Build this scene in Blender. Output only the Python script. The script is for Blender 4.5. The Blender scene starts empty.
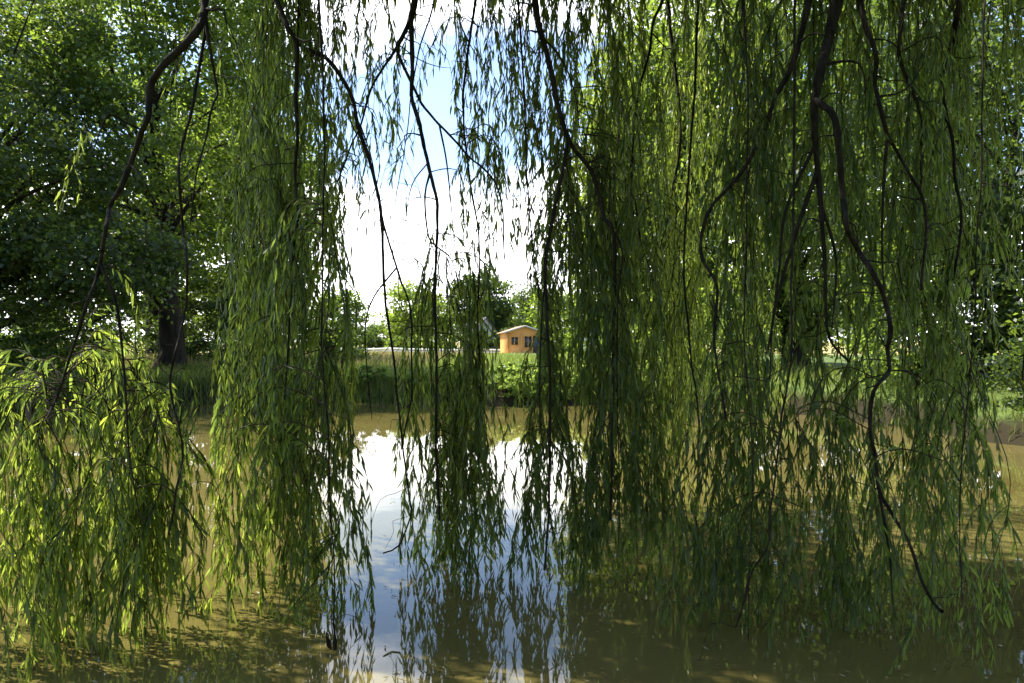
import bpy, math, random
import numpy as np
from mathutils import Vector

R = math.radians
SC = bpy.context.scene
COL = SC.collection
rng = np.random.default_rng(11)
random.seed(11)

# ------------------------------------------------------------------ camera
CAM = np.array([0.0, 0.0, 1.8])
FPX = 683.0
HORIZ = 348.0
cd = bpy.data.cameras.new('camera')
cam = bpy.data.objects.new('camera', cd)
COL.objects.link(cam)
cam.location = CAM
cam.rotation_euler = (R(90), 0, 0)
cd.sensor_width = 36.0
cd.lens = 36.0 * FPX / 1024.0
cd.shift_y = (HORIZ - 341.5) / 1024.0
cd.clip_start = 0.05
cd.clip_end = 6000
SC.camera = cam

# ------------------------------------------------------------------ sky and sun
SUN_EL, SUN_AZ = 59.0, -66.0          # azimuth from the view direction, negative = left
w = bpy.data.worlds.new('World')
SC.world = w
w.use_nodes = True
nt = w.node_tree
nt.nodes.clear()
N = nt.nodes.new
out = N('ShaderNodeOutputWorld')
bg = N('ShaderNodeBackground')
bg.inputs['Strength'].default_value = 0.13
sky = N('ShaderNodeTexSky')
sky.sky_type = 'NISHITA'
sky.sun_disc = False
sky.sun_elevation = R(SUN_EL)
sky.sun_rotation = R(SUN_AZ)
sky.air_density = 1.0
sky.dust_density = 0.4
sky.ozone_density = 3.2
tc = N('ShaderNodeTexCoord')
mp = N('ShaderNodeMapping')
mp.inputs['Scale'].default_value = (1.0, 1.0, 2.3)
mp.inputs['Location'].default_value = (0.35, 0.1, 0.0)
ns = N('ShaderNodeTexNoise')
ns.inputs['Scale'].default_value = 3.2
ns.inputs['Detail'].default_value = 9
ns.inputs['Roughness'].default_value = 0.55
ns.inputs['Distortion'].default_value = 0.25
sep = N('ShaderNodeSeparateXYZ')
n2s = N('ShaderNodeTexNoise')
n2s.inputs['Scale'].default_value = 2.1
n2s.inputs['Detail'].default_value = 4
wob = N('ShaderNodeMath'); wob.operation = 'MULTIPLY_ADD'      # height above the horizon, made uneven
wob.inputs[1].default_value = .22
off = N('ShaderNodeMath'); off.operation = 'ADD'; off.inputs[1].default_value = -.11
ele = N('ShaderNodeValToRGB')         # cloud cover by height: banks of cloud low down, a clearer belt, cloud above
er = ele.color_ramp
er.elements[0].position = 0.0
er.elements[0].color = (.95, .95, .95, 1)
er.elements[1].position = 1.0
er.elements[1].color = (.0, .0, .0, 1)
for p, v in ((.17, .9), (.25, .20), (.36, .16), (.46, .78), (.55, .6), (.68, .12)):
    e = er.elements.new(p)
    e.color = (v, v, v, 1)
bk = N('ShaderNodeMapRange'); bk.inputs[1].default_value = -.25; bk.inputs[2].default_value = .35; bk.inputs[3].default_value = -.55; bk.inputs[4].default_value = 0
ad2 = N('ShaderNodeMath'); ad2.operation = 'ADD'
amp = N('ShaderNodeMath'); amp.operation = 'MULTIPLY_ADD'
amp.inputs[1].default_value = 1.9; amp.inputs[2].default_value = -.95
add = N('ShaderNodeMath')
add.operation = 'ADD'
crp = N('ShaderNodeValToRGB')
crp.color_ramp.elements[0].position = 0.36
crp.color_ramp.elements[0].color = (.045, .045, .045, 1)
crp.color_ramp.elements[1].position = 0.78
mx = N('ShaderNodeMix')
mx.data_type = 'RGBA'
mx.inputs[7].default_value = (10.5, 10.6, 11.0, 1)
L = nt.links.new
L(tc.outputs['Generated'], mp.inputs['Vector'])
L(mp.outputs[0], ns.inputs['Vector'])
L(tc.outputs['Generated'], sep.inputs[0])
L(tc.outputs['Generated'], n2s.inputs['Vector'])
L(n2s.outputs['Fac'], wob.inputs[0]); L(sep.outputs['Z'], wob.inputs[2])
L(wob.outputs[0], off.inputs[0]); L(off.outputs[0], ele.inputs[0])
L(ns.outputs['Fac'], amp.inputs[0]); L(amp.outputs[0], add.inputs[0])
L(ele.outputs[0], add.inputs[1])
L(sep.outputs['Y'], bk.inputs[0]); L(bk.outputs[0], ad2.inputs[0]); L(add.outputs[0], ad2.inputs[1])
L(ad2.outputs[0], crp.inputs[0])
L(crp.outputs[0], mx.inputs[0])
L(sky.outputs[0], mx.inputs[6])
L(mx.outputs[2], bg.inputs['Color'])
L(bg.outputs[0], out.inputs['Surface'])

sd_ = bpy.data.lights.new('sun', 'SUN')
sd_.energy = 5.0
sd_.angle = R(0.55)
sd_.color = (1.0, 0.94, 0.82)
sun = bpy.data.objects.new('sun', sd_)
COL.objects.link(sun)
sdir = Vector((math.sin(R(SUN_AZ)) * math.cos(R(SUN_EL)), math.cos(R(SUN_AZ)) * math.cos(R(SUN_EL)), math.sin(R(SUN_EL))))
sun.rotation_euler = sdir.to_track_quat('Z', 'Y').to_euler()
sun.location = (0, 0, 40)

vs = SC.view_settings
vs.view_transform = 'Standard'
vs.look = 'None'
vs.exposure = 1.45
vs.gamma = 1.0
vs.use_curve_mapping = False
SC.render.engine = 'CYCLES'
SC.cycles.max_bounces = 8
SC.cycles.diffuse_bounces = 4
SC.cycles.transmission_bounces = 4
SC.cycles.glossy_bounces = 3
SC.cycles.caustics_reflective = False
SC.cycles.caustics_refractive = False
SC.cycles.sample_clamp_indirect = 6

# ------------------------------------------------------------------ helpers
def P(px, py, d):
    """world point seen at pixel (px,py) at depth d in metres"""
    return np.array([(px - 512.0) / FPX * d, d, CAM[2] + (HORIZ - py) / FPX * d])

def tag(o, label=None, cat=None, group=None, kind=None):
    if label: o['label'] = label
    if cat: o['category'] = cat
    if group: o['group'] = group
    if kind: o['kind'] = kind
    return o

def empty(name, loc=(0, 0, 0)):
    o = bpy.data.objects.new(name, None)
    o.empty_display_size = 0.2
    o.location = loc
    COL.objects.link(o)
    return o

class Geo:
    """collects vertices and faces, becomes ONE mesh"""
    def __init__(s):
        s.v = []; s.f = []; s.m = []; s.n = 0
    def add(s, verts, faces, mat=0):
        verts = np.asarray(verts, dtype=np.float64).reshape(-1, 3)
        faces = np.asarray(faces, dtype=np.int64)
        s.v.append(verts)
        s.f.append(faces + s.n)
        s.m.append(np.full(len(faces), mat, dtype=np.int32))
        s.n += len(verts)
    def box(s, c, size, rz=0.0, mat=0):
        x, y, z = np.array(size) / 2.0
        v = np.array([[a, b, e] for a in (-x, x) for b in (-y, y) for e in (-z, z)])
        ca, sa = math.cos(rz), math.sin(rz)
        v = np.stack([v[:, 0] * ca - v[:, 1] * sa, v[:, 0] * sa + v[:, 1] * ca, v[:, 2]], 1) + np.array(c)
        s.add(v, [[0, 1, 3, 2], [4, 6, 7, 5], [0, 4, 5, 1], [2, 3, 7, 6], [0, 2, 6, 4], [1, 5, 7, 3]], mat)
    def tube(s, pts, rad, seg=6, mat=0, knob=0.0):
        pts = np.asarray(pts, float)
        n = len(pts)
        if n < 2: return
        rad = np.broadcast_to(np.asarray(rad, float), (n,)).copy()
        t = np.gradient(pts, axis=0)
        t /= np.linalg.norm(t, axis=1, keepdims=True) + 1e-9
        ref = np.array([0.31, 0.92, 0.2]) if abs(t[0, 2]) > .6 else np.array([0, 0, 1.0])
        a = np.cross(t, ref); a /= np.linalg.norm(a, axis=1, keepdims=True) + 1e-9
        b = np.cross(t, a)
        if knob: rad = rad * (1 + rng.normal(0, knob, n))
        an = np.linspace(0, 2 * math.pi, seg, endpoint=False)
        ring = a[:, None, :] * np.cos(an)[None, :, None] + b[:, None, :] * np.sin(an)[None, :, None]
        rr = rad[:, None] * np.ones(seg)[None]
        if knob: rr = rr * (1 + rng.normal(0, knob * .8, rr.shape))
        v = (pts[:, None, :] + ring * rr[..., None]).reshape(-1, 3)
        i = np.arange(n - 1)[:, None] * seg
        j = np.arange(seg)[None]
        k = (j + 1) % seg
        f = np.stack([i + j, i + k, i + seg + k, i + seg + j], -1).reshape(-1, 4)
        s.add(v, f, mat)
    def build(s, name, mats, parent=None, smooth=False):
        me = bpy.data.meshes.new(name)
        v = np.concatenate(s.v)
        nf = sum(len(f) for f in s.f)
        lens = np.concatenate([np.full(len(f), f.shape[1], dtype=np.int32) for f in s.f])
        idx = np.concatenate([f.ravel() for f in s.f]).astype(np.int32)
        me.vertices.add(len(v)); me.vertices.foreach_set('co', v.astype(np.float32).ravel())
        me.loops.add(len(idx)); me.loops.foreach_set('vertex_index', idx)
        me.polygons.add(nf)
        st = np.zeros(nf, dtype=np.int32); st[1:] = np.cumsum(lens)[:-1]
        me.polygons.foreach_set('loop_start', st)
        me.polygons.foreach_set('loop_total', lens)
        me.polygons.foreach_set('material_index', np.concatenate(s.m))
        if smooth: me.polygons.foreach_set('use_smooth', np.ones(nf, dtype=bool))
        for m in (mats if isinstance(mats, (list, tuple)) else [mats]): me.materials.append(m)
        me.update(calc_edges=True)
        me.validate()
        o = bpy.data.objects.new(name, me)
        COL.objects.link(o)
        if parent is not None:
            o.parent = parent
            o.location = -np.array(parent.location)   # geometry is given in world metres
        return o

def norm(a):
    return a / (np.linalg.norm(a, axis=-1, keepdims=True) + 1e-9)

def smooth_path(pts, step):
    """Catmull-Rom through points, resampled about every `step` metres"""
    pts = np.asarray(pts, float)
    if len(pts) == 2:
        n = max(2, int(np.linalg.norm(pts[1] - pts[0]) / step))
        return pts[0] + (pts[1] - pts[0]) * np.linspace(0, 1, n)[:, None]
    q = np.vstack([2 * pts[0] - pts[1], pts, 2 * pts[-1] - pts[-2]])
    res = []
    for i in range(1, len(q) - 2):
        n = max(2, int(np.linalg.norm(q[i + 1] - q[i]) / step))
        t = np.linspace(0, 1, n, endpoint=False)[:, None]
        p0, p1, p2, p3 = q[i - 1], q[i], q[i + 1], q[i + 2]
        res.append(.5 * (2 * p1 + (p2 - p0) * t + (2 * p0 - 5 * p1 + 4 * p2 - p3) * t ** 2 + (3 * p1 - p0 - 3 * p2 + p3) * t ** 3))
    res.append(pts[-1:])
    return np.concatenate(res)

def vnoise(p, scale, seed=0):
    """cheap smooth 3D noise from summed sines, about -1..1"""
    r = np.random.default_rng(seed)
    s = np.zeros(len(p))
    for k in range(6):
        d = r.normal(size=3); d /= np.linalg.norm(d)
        s += np.sin((p @ d) * scale * r.uniform(.6, 1.8) + r.uniform(0, 6.28))
    return s / 3.2

# ------------------------------------------------------------------ materials
def new_mat(name):
    m = bpy.data.materials.new(name)
    m.use_nodes = True
    m.node_tree.nodes.clear()
    return m, m.node_tree.nodes.new, m.node_tree.links.new

def leaf_mat(name, cols, trans, tw=0.4, rough=0.45, patch=0.0, patch_cols=None, spec=.4):
    """cols: ramp colours picked per leaf; trans: colour of light through the leaf"""
    m, n, l = new_mat(name)
    o = n('ShaderNodeOutputMaterial')
    g = n('ShaderNodeNewGeometry')
    rp = n('ShaderNodeValToRGB')
    el = rp.color_ramp.elements
    el[0].position = 0; el[0].color = (*cols[0], 1)
    el[1].position = 1; el[1].color = (*cols[-1], 1)
    for i, c in enumerate(cols[1:-1]):
        e = el.new((i + 1) / (len(cols) - 1)); e.color = (*c, 1)
    l(g.outputs['Random Per Island'], rp.inputs[0])
    p = n('ShaderNodeBsdfPrincipled')
    p.inputs['Roughness'].default_value = rough
    p.inputs['Specular IOR Level'].default_value = spec
    l(rp.outputs[0], p.inputs['Base Color'])
    t = n('ShaderNodeBsdfTranslucent')
    mt = n('ShaderNodeMix'); mt.data_type = 'RGBA'; mt.blend_type = 'MULTIPLY'
    mt.inputs[0].default_value = 0.0
    hs = n('ShaderNodeHueSaturation')
    hs.inputs['Color'].default_value = (*trans, 1)
    mr = n('ShaderNodeMapRange')
    mr.inputs[3].default_value = .65; mr.inputs[4].default_value = 1.35
    l(g.outputs['Random Per Island'], mr.inputs[0])
    l(mr.outputs[0], hs.inputs['Value'])
    l(hs.outputs[0], t.inputs['Color'])
    mix = n('ShaderNodeMixShader')
    mix.inputs[0].default_value = tw
    l(p.outputs[0], mix.inputs[1]); l(t.outputs[0], mix.inputs[2])
    l(mix.outputs[0], o.inputs['Surface'])
    return m

def bark_mat(name, c1, c2, scale=18, bump=.6):
    m, n, l = new_mat(name)
    o = n('ShaderNodeOutputMaterial')
    tcx = n('ShaderNodeTexCoord')
    mpp = n('ShaderNodeMapping'); mpp.inputs['Scale'].default_value = (1, 1, .25)
    nz = n('ShaderNodeTexNoise'); nz.inputs['Scale'].default_value = scale; nz.inputs['Detail'].default_value = 8
    rp = n('ShaderNodeValToRGB')
    rp.color_ramp.elements[0].position = .35; rp.color_ramp.elements[0].color = (*c1, 1)
    rp.color_ramp.elements[1].position = .68; rp.color_ramp.elements[1].color = (*c2, 1)
    p = n('ShaderNodeBsdfPrincipled'); p.inputs['Roughness'].default_value = .9
    p.inputs['Specular IOR Level'].default_value = .15
    b = n('ShaderNodeBump'); b.inputs['Strength'].default_value = bump; b.inputs['Distance'].default_value = .02
    l(tcx.outputs['Object'], mpp.inputs[0]); l(mpp.outputs[0], nz.inputs['Vector'])
    l(nz.outputs['Fac'], rp.inputs[0]); l(rp.outputs[0], p.inputs['Base Color'])
    l(nz.outputs['Fac'], b.inputs['Height']); l(b.outputs[0], p.inputs['Normal'])
    l(p.outputs[0], o.inputs['Surface'])
    return m

def plain_mat(name, c1, c2=None, scale=6, rough=.7, stretch=(1, 1, 1), bump=0, metallic=0):
    m, n, l = new_mat(name)
    o = n('ShaderNodeOutputMaterial')
    p = n('ShaderNodeBsdfPrincipled'); p.inputs['Roughness'].default_value = rough
    p.inputs['Metallic'].default_value = metallic
    tcx = n('ShaderNodeTexCoord')
    mpp = n('ShaderNodeMapping'); mpp.inputs['Scale'].default_value = stretch
    nz = n('ShaderNodeTexNoise'); nz.inputs['Scale'].default_value = scale; nz.inputs['Detail'].default_value = 6
    rp = n('ShaderNodeValToRGB')
    c2 = c2 or tuple(x * .8 for x in c1)
    rp.color_ramp.elements[0].position = .3; rp.color_ramp.elements[0].color = (*c2, 1)
    rp.color_ramp.elements[1].position = .7; rp.color_ramp.elements[1].color = (*c1, 1)
    l(tcx.outputs['Object'], mpp.inputs[0]); l(mpp.outputs[0], nz.inputs['Vector'])
    l(nz.outputs['Fac'], rp.inputs[0]); l(rp.outputs[0], p.inputs['Base Color'])
    if bump:
        b = n('ShaderNodeBump'); b.inputs['Strength'].default_value = bump; b.inputs['Distance'].default_value = .01
        l(nz.outputs['Fac'], b.inputs['Height']); l(b.outputs[0], p.inputs['Normal'])
    l(p.outputs[0], o.inputs['Surface'])
    return m

M = {}
M['willow_leaf'] = leaf_mat('willow_leaf', [(.014, .032, .009), (.024, .050, .012), (.038, .066, .017), (.058, .082, .026), (.025, .050, .015), (.034, .058, .016), (.020, .042, .011), (.11, .095, .028)], (.30, .42, .065), .5, .40)
M['willow_lit'] = leaf_mat('willow_lit_leaf', [(.045, .088, .018), (.07, .115, .024), (.12, .14, .034)], (.44, .54, .065), .55, .42)  # same willow leaf with sunlight put into its colour, for the lit strands
M['twig'] = bark_mat('willow_twig', (.014, .011, .006), (.045, .034, .016), 30, .2)
M['willow_bark'] = bark_mat('willow_bark', (.006, .005, .004), (.026, .019, .013), 26, .9)  # near-black, below the bark's own tone, so branches read as backlit silhouettes
M['bark'] = bark_mat('tree_bark', (.014, .011, .008), (.045, .036, .026), 6, .8)
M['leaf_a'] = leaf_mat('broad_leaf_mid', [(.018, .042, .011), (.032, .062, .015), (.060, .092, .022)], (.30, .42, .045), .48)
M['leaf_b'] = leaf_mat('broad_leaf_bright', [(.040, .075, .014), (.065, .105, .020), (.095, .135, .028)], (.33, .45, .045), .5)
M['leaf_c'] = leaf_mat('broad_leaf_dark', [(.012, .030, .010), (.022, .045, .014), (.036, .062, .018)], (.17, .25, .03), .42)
M['leaf_d'] = leaf_mat('herb_leaf', [(.055, .100, .022), (.085, .140, .030), (.13, .18, .05)], (.42, .56, .09), .5)
M['grass'] = leaf_mat('grass_blade', [(.055, .105, .018), (.095, .145, .028), (.14, .16, .045), (.22, .19, .075)], (.30, .38, .06), .5)
M['straw'] = leaf_mat('straw_blade', [(.16, .17, .05), (.30, .25, .09), (.38, .31, .13)], (.3, .27, .09), .35)

# ground
def ground_mat():
    m, n, l = new_mat('meadow_ground')
    o = n('ShaderNodeOutputMaterial')
    p = n('ShaderNodeBsdfPrincipled'); p.inputs['Roughness'].default_value = .95
    p.inputs['Specular IOR Level'].default_value = .1
    g = n('ShaderNodeNewGeometry')
    s = n('ShaderNodeSeparateXYZ'); l(g.outputs['Position'], s.inputs[0])
    n1 = n('ShaderNodeTexNoise'); n1.inputs['Scale'].default_value = .12; n1.inputs['Detail'].default_value = 8
    n2 = n('ShaderNodeTexNoise'); n2.inputs['Scale'].default_value = 3.5; n2.inputs['Detail'].default_value = 8
    l(g.outputs['Position'], n1.inputs['Vector']); l(g.outputs['Position'], n2.inputs['Vector'])
    gr = n('ShaderNodeValToRGB')
    gr.color_ramp.elements[0].position = .3; gr.color_ramp.elements[0].color = (.045, .075, .018, 1)
    gr.color_ramp.elements[1].position = .7; gr.color_ramp.elements[1].color = (.10, .13, .035, 1)
    l(n2.outputs['Fac'], gr.inputs[0])
    sr = n('ShaderNodeValToRGB')
    sr.color_ramp.elements[0].position = .3; sr.color_ramp.elements[0].color = (.20, .18, .06, 1)
    sr.color_ramp.elements[1].position = .7; sr.color_ramp.elements[1].color = (.36, .29, .12, 1)
    l(n2.outputs['Fac'], sr.inputs[0])
    ma = n('ShaderNodeMath'); ma.operation = 'MULTIPLY_ADD'      # dry hay further up the field
    ma.inputs[1].default_value = 14.0
    l(n1.outputs['Fac'], ma.inputs[0]); l(s.outputs['Y'], ma.inputs[2])
    gx_ = n('ShaderNodeMapRange'); gx_.inputs[1].default_value = -5; gx_.inputs[2].default_value = -1
    gx_.inputs[3].default_value = 0; gx_.inputs[4].default_value = -50
    l(s.outputs['X'], gx_.inputs[0])
    m2 = n('ShaderNodeMath'); m2.operation = 'ADD'
    l(ma.outputs[0], m2.inputs[0]); l(gx_.outputs[0], m2.inputs[1])
    far = n('ShaderNodeMapRange'); far.inputs[1].default_value = 32; far.inputs[2].default_value = 44
    l(m2.outputs[0], far.inputs[0])
    mixf = n('ShaderNodeMix'); mixf.data_type = 'RGBA'
    l(far.outputs[0], mixf.inputs[0]); l(gr.outputs[0], mixf.inputs[6]); l(sr.outputs[0], mixf.inputs[7])
    # bare earth on the steep and low parts of the bank
    sn = n('ShaderNodeSeparateXYZ'); l(g.outputs['Normal'], sn.inputs[0])
    st = n('ShaderNodeMapRange'); st.inputs[1].default_value = .75; st.inputs[2].default_value = .9
    st.inputs[3].default_value = 1; st.inputs[4].default_value = 0
    l(sn.outputs['Z'], st.inputs[0])
    er_ = n('ShaderNodeMix'); er_.data_type = 'RGBA'
    er_.inputs[7].default_value = (.026, .022, .012, 1)
    l(st.outputs[0], er_.inputs[0]); l(mixf.outputs[2], er_.inputs[6])
    l(er_.outputs[2], p.inputs['Base Color'])
    b = n('ShaderNodeBump'); b.inputs['Strength'].default_value = .5; b.inputs['Distance'].default_value = .06
    l(n2.outputs['Fac'], b.inputs['Height']); l(b.outputs[0], p.inputs['Normal'])
    l(p.outputs[0], o.inputs['Surface'])
    return m

def water_mat():
    m, n, l = new_mat('muddy_pond_water')
    o = n('ShaderNodeOutputMaterial')
    p = n('ShaderNodeBsdfPrincipled')
    p.inputs['Roughness'].default_value = .015
    p.inputs['IOR'].default_value = 1.56
    g = n('ShaderNodeNewGeometry')
    n1 = n('ShaderNodeTexNoise'); n1.inputs['Scale'].default_value = .35; n1.inputs['Detail'].default_value = 5
    l(g.outputs['Position'], n1.inputs['Vector'])
    r = n('ShaderNodeValToRGB')
    r.color_ramp.elements[0].position = .35; r.color_ramp.elements[0].color = (.090, .075, .022, 1)
    r.color_ramp.elements[1].position = .68; r.color_ramp.elements[1].color = (.135, .112, .036, 1)
    l(n1.outputs['Fac'], r.inputs[0]); l(r.outputs[0], p.inputs['Base Color'])
    n2 = n('ShaderNodeTexNoise'); n2.inputs['Scale'].default_value = 2.2; n2.inputs['Detail'].default_value = 3
    mpp = n('ShaderNodeMapping'); mpp.inputs['Scale'].default_value = (.7, 1.6, 1)
    l(g.outputs['Position'], mpp.inputs[0]); l(mpp.outputs[0], n2.inputs['Vector'])
    b = n('ShaderNodeBump'); b.inputs['Strength'].default_value = .014; b.inputs['Distance'].default_value = .05
    l(n2.outputs['Fac'], b.inputs['Height']); l(b.outputs[0], p.inputs['Normal'])
    l(p.outputs[0], o.inputs['Surface'])
    return m

# ------------------------------------------------------------------ the pond, the ground
shore = np.array([(-6, 1.7), (-2, 1.9), (2, 1.8), (6, 1.6), (11, 2.0), (14.5, 5), (12.5, 9), (9.6, 12), (9.0, 14.5), (8.2, 18), (5.6, 21),
                  (2.4, 21.8), (-.6, 21.0), (-3.2, 22.2), (-6.5, 22.4), (-9, 22.8), (-11.4, 20.2), (-13.5, 18.6), (-19, 17), (-22, 11), (-17, 4), (-11, 1.4)], float)
q = np.vstack([shore[-1], shore, shore[0], shore[1]])
sh = []
for i in range(1, len(q) - 2):
    for t in np.linspace(0, 1, 6, endpoint=False):
        p0, p1, p2, p3 = q[i - 1], q[i], q[i + 1], q[i + 2]
        sh.append(.5 * (2 * p1 + (p2 - p0) * t + (2 * p0 - 5 * p1 + 4 * p2 - p3) * t ** 2 + (3 * p1 - p0 - 3 * p2 + p3) * t ** 3))
sh = np.array(sh)

def shore_dist(p):
    """signed distance to the shoreline, positive on land"""
    a = sh; b = np.roll(sh, -1, 0)
    best = np.full(len(p), 1e9); inside = np.zeros(len(p), bool)
    for s0, s1 in zip(a, b):
        d = s1 - s0
        t = np.clip(((p - s0) @ d) / (d @ d), 0, 1)
        best = np.minimum(best, np.linalg.norm(p - (s0 + t[:, None] * d), axis=1))
        c = (s0[1] > p[:, 1]) != (s1[1] > p[:, 1])
        with np.errstate(divide='ignore', invalid='ignore'):
            xi = s0[0] + (p[:, 1] - s0[1]) / (s1[1] - s0[1]) * d[0]
        inside ^= c & (p[:, 0] < xi)
    return np.where(inside, -best, best)

def ground_z(p):
    p = np.asarray(p, float).reshape(-1, 2)
    s = shore_dist(p)
    s = s + .18 * np.sin(p[:, 0] * 2.3) * np.sin(p[:, 1] * 1.9 + 1) * np.clip(1 - np.abs(s) / 3, 0, 1)
    near = np.clip((p[:, 1] - 3) / 6, 0, 1)
    top = .28 + .58 * near
    prof = np.interp(s, [-3, -.6, 0, .25, .7, 2.0, 6, 12], [-.9, -.5, -.04, .45, .75, .92, 1.05, 1.1])
    z = np.where(s > 0, prof * top / .92, prof)
    far = np.clip(s / 8, 0, 1)
    p3 = np.c_[p, np.zeros(len(p))]
    z += far * (.10 * vnoise(p3, .12, 3) + .03 * vnoise(p3, .9, 4)) + np.clip(s, 0, .6) * .12 * vnoise(p3, 1.6, 5)
    d = np.hypot(p[:, 0], p[:, 1])
    z += np.clip((d - 140) / 900, 0, 1) * 10
    return z

def axis(lo, hi, step, out_lo, out_hi):
    c = list(np.arange(lo, hi + .01, step))
    s, x = step, hi
    while x < out_hi: s *= 1.35; x += s; c.append(x)
    s, x = step, lo
    while x > out_lo: s *= 1.35; x -= s; c.insert(0, x)
    return np.array(c)

gx = axis(-26, 20, .33, -2500, 2500); gy = axis(-8, 31, .33, -2500, 3000)
XX, YY = np.meshgrid(gx, gy)
pp = np.c_[XX.ravel(), YY.ravel()]
zz = ground_z(pp)
nx, ny = len(gx), len(gy)
ii = (np.arange(ny - 1)[:, None] * nx + np.arange(nx - 1)[None]).ravel()
g = Geo(); g.add(np.c_[pp, zz], np.stack([ii, ii + 1, ii + nx + 1, ii + nx], 1))
tag(g.build('ground', ground_mat(), smooth=True), kind='structure', label='grassy pond banks and the dry hay meadow beyond')

g = Geo()
wx = np.linspace(-24, 17, 42); wy = np.linspace(.6, 24, 25)
XX, YY = np.meshgrid(wx, wy); i0 = (np.arange(24)[:, None] * 42 + np.arange(41)[None]).ravel()
g.add(np.c_[XX.ravel(), YY.ravel(), np.zeros(XX.size)], np.stack([i0, i0 + 1, i0 + 43, i0 + 42], 1))
tag(g.build('pond_water', water_mat(), smooth=True), kind='structure', label='still muddy pond water mirroring clouds and willow')

# ------------------------------------------------------------------ leaves
def willow_leaves(geo, o, d, ln, wd, mat=0):
    """lanceolate, bent, three-segment leaves"""
    n = len(o)
    if n == 0: return
    d = norm(d)
    side = norm(np.cross(d, rng.normal(size=(n, 3))))
    nor = np.cross(side, d)
    ln = ln[:, None]; wd = wd[:, None]
    down = np.array([0, 0, -1.0])
    bend = (rng.uniform(.0, .3, (n, 1)) * down + nor * rng.normal(0, .16, (n, 1)))
    c1 = o + d * ln * .34 + bend * ln * .10
    c2 = o + d * ln * .70 + bend * ln * .38
    tip = o + d * ln + bend * ln * .75
    fold = nor * wd * .18
    v = np.stack([o, c1 - side * wd * .5 + fold, c1 + side * wd * .5 + fold, c2 - side * wd * .36 + fold, c2 + side * wd * .36 + fold, tip], 1)
    b = np.arange(n)[:, None] * 6
    geo.add(v.reshape(-1, 3), np.concatenate([b + np.array([[0, 2, 1, 0]])[:, :3]]), mat)
    geo.n -= n * 6                                     # the next two face sets use the same vertices
    geo.v.append(np.zeros((0, 3))); geo.f.append(b + np.array([[1, 2, 4, 3]]) + geo.n); geo.m.append(np.full(n, mat, np.int32))
    geo.v.append(np.zeros((0, 3))); geo.f.append(b + np.array([[3, 4, 5]]) + geo.n); geo.m.append(np.full(n, mat, np.int32))
    geo.n += n * 6

def quad_leaves(geo, o, size, mat=0, up=.5, asp=.62):
    n = len(o)
    nor = norm(rng.normal(size=(n, 3)) + np.array([0, 0, up]))
    a = norm(np.cross(nor, rng.normal(size=(n, 3)))); b = np.cross(nor, a)
    s = (size * rng.uniform(.6, 1.3, n))[:, None]
    f = nor * s * .14
    v = np.stack([o - a * s * .5, o + b * s * asp * .5 + f, o + a * s * .5, o - b * s * asp * .5 + f], 1)
    i = np.arange(n)[:, None] * 4
    geo.add(v.reshape(-1, 3), i + np.arange(4)[None], mat)

# ------------------------------------------------------------------ broadleaf trees and bushes
def lobes_points(c, r, ncl, per, crad, seed, gap=.15, shell=.55):
    """cluster centres in an ellipsoid with holes, then leaves about each centre"""
    k = np.random.default_rng(seed)
    d = norm(k.normal(size=(ncl * 4, 3)))
    rad = k.uniform(shell ** 3, 1, (ncl * 4, 1)) ** (1 / 3)
    lump = 1 + .22 * vnoise(d, 3.2, seed + 1)[:, None]
    p = d * rad * lump
    keep = vnoise(p * np.array(r), 1.1 / (max(r) * .15), seed + 2) > (-.9 + 1.6 * gap)
    p = p[keep][:ncl] * np.array(r) + np.array(c)
    o = p[:, None, :] + k.normal(size=(len(p), per, 3)) * np.array([crad, crad, crad * .55]) * k.uniform(.6, 1.3, (len(p), 1, 1))
    return p, o.reshape(-1, 3)

def tree(name, label, base, c, r, ncl, per, crad, leaf, mat, trunk_r, seed, group=None, gap=.15, shell=.5, extra=(), lean=0.0, nlimb=26, cat='tree'):
    bz = float(ground_z([base])[0]) - .15
    root = empty(name, (base[0], base[1], bz))
    tag(root, label, cat, group)
    cg = Geo(); cl = []
    for (cc, rr, nn) in [(c, r, ncl)] + list(extra):
        seed += 7
        p, o = lobes_points(cc, rr, nn, per, crad, seed, gap, shell)
        quad_leaves(cg, o, leaf); cl.append(p)
    cl = np.concatenate(cl)
    tg = Geo()
    k = np.random.default_rng(seed)
    zt = bz + (c[2] - bz) * 1.15
    b0 = np.array([base[0], base[1], bz])
    top = np.array([c[0] * .7 + base[0] * .3, c[1] * .7 + base[1] * .3, zt])
    mid = (b0 + top) / 2 + np.array([lean, 0, 0]) + k.normal(0, .2, 3) * np.array([1, 1, 0])
    tp = smooth_path([b0, b0 * .85 + mid * .15 + np.array([.03, 0, 0]), mid, top], .5)
    h = np.linspace(0, 1, len(tp))
    tg.tube(tp, trunk_r * (1 - .75 * h) * (1 + .5 * np.exp(-h * 18)), 10, knob=.05)
    sel = cl[k.choice(len(cl), min(nlimb, len(cl)), replace=False)]
    for e in sel:
        i = int(np.clip((e[2] - bz) / (zt - bz) * .62 + k.normal(0, .06), .18, .95) * (len(tp) - 1))
        s = tp[i]
        m1 = s * .5 + e * .5 + np.array([0, 0, .12 * np.linalg.norm(e - s)]) * k.uniform(-.6, 1.2) + k.normal(0, .6, 3)
        lp = smooth_path([s, s * .75 + m1 * .25, m1, e], .5)
        r0 = trunk_r * (1 - .75 * h[i]) * k.uniform(.3, .55)
        tg.tube(lp, np.linspace(r0, max(.012, r0 * .18), len(lp)), 6, knob=.05)
    tg.build('trunk', M['bark'], root, smooth=True)
    cg.build('crown', mat, root)
    return root

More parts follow.
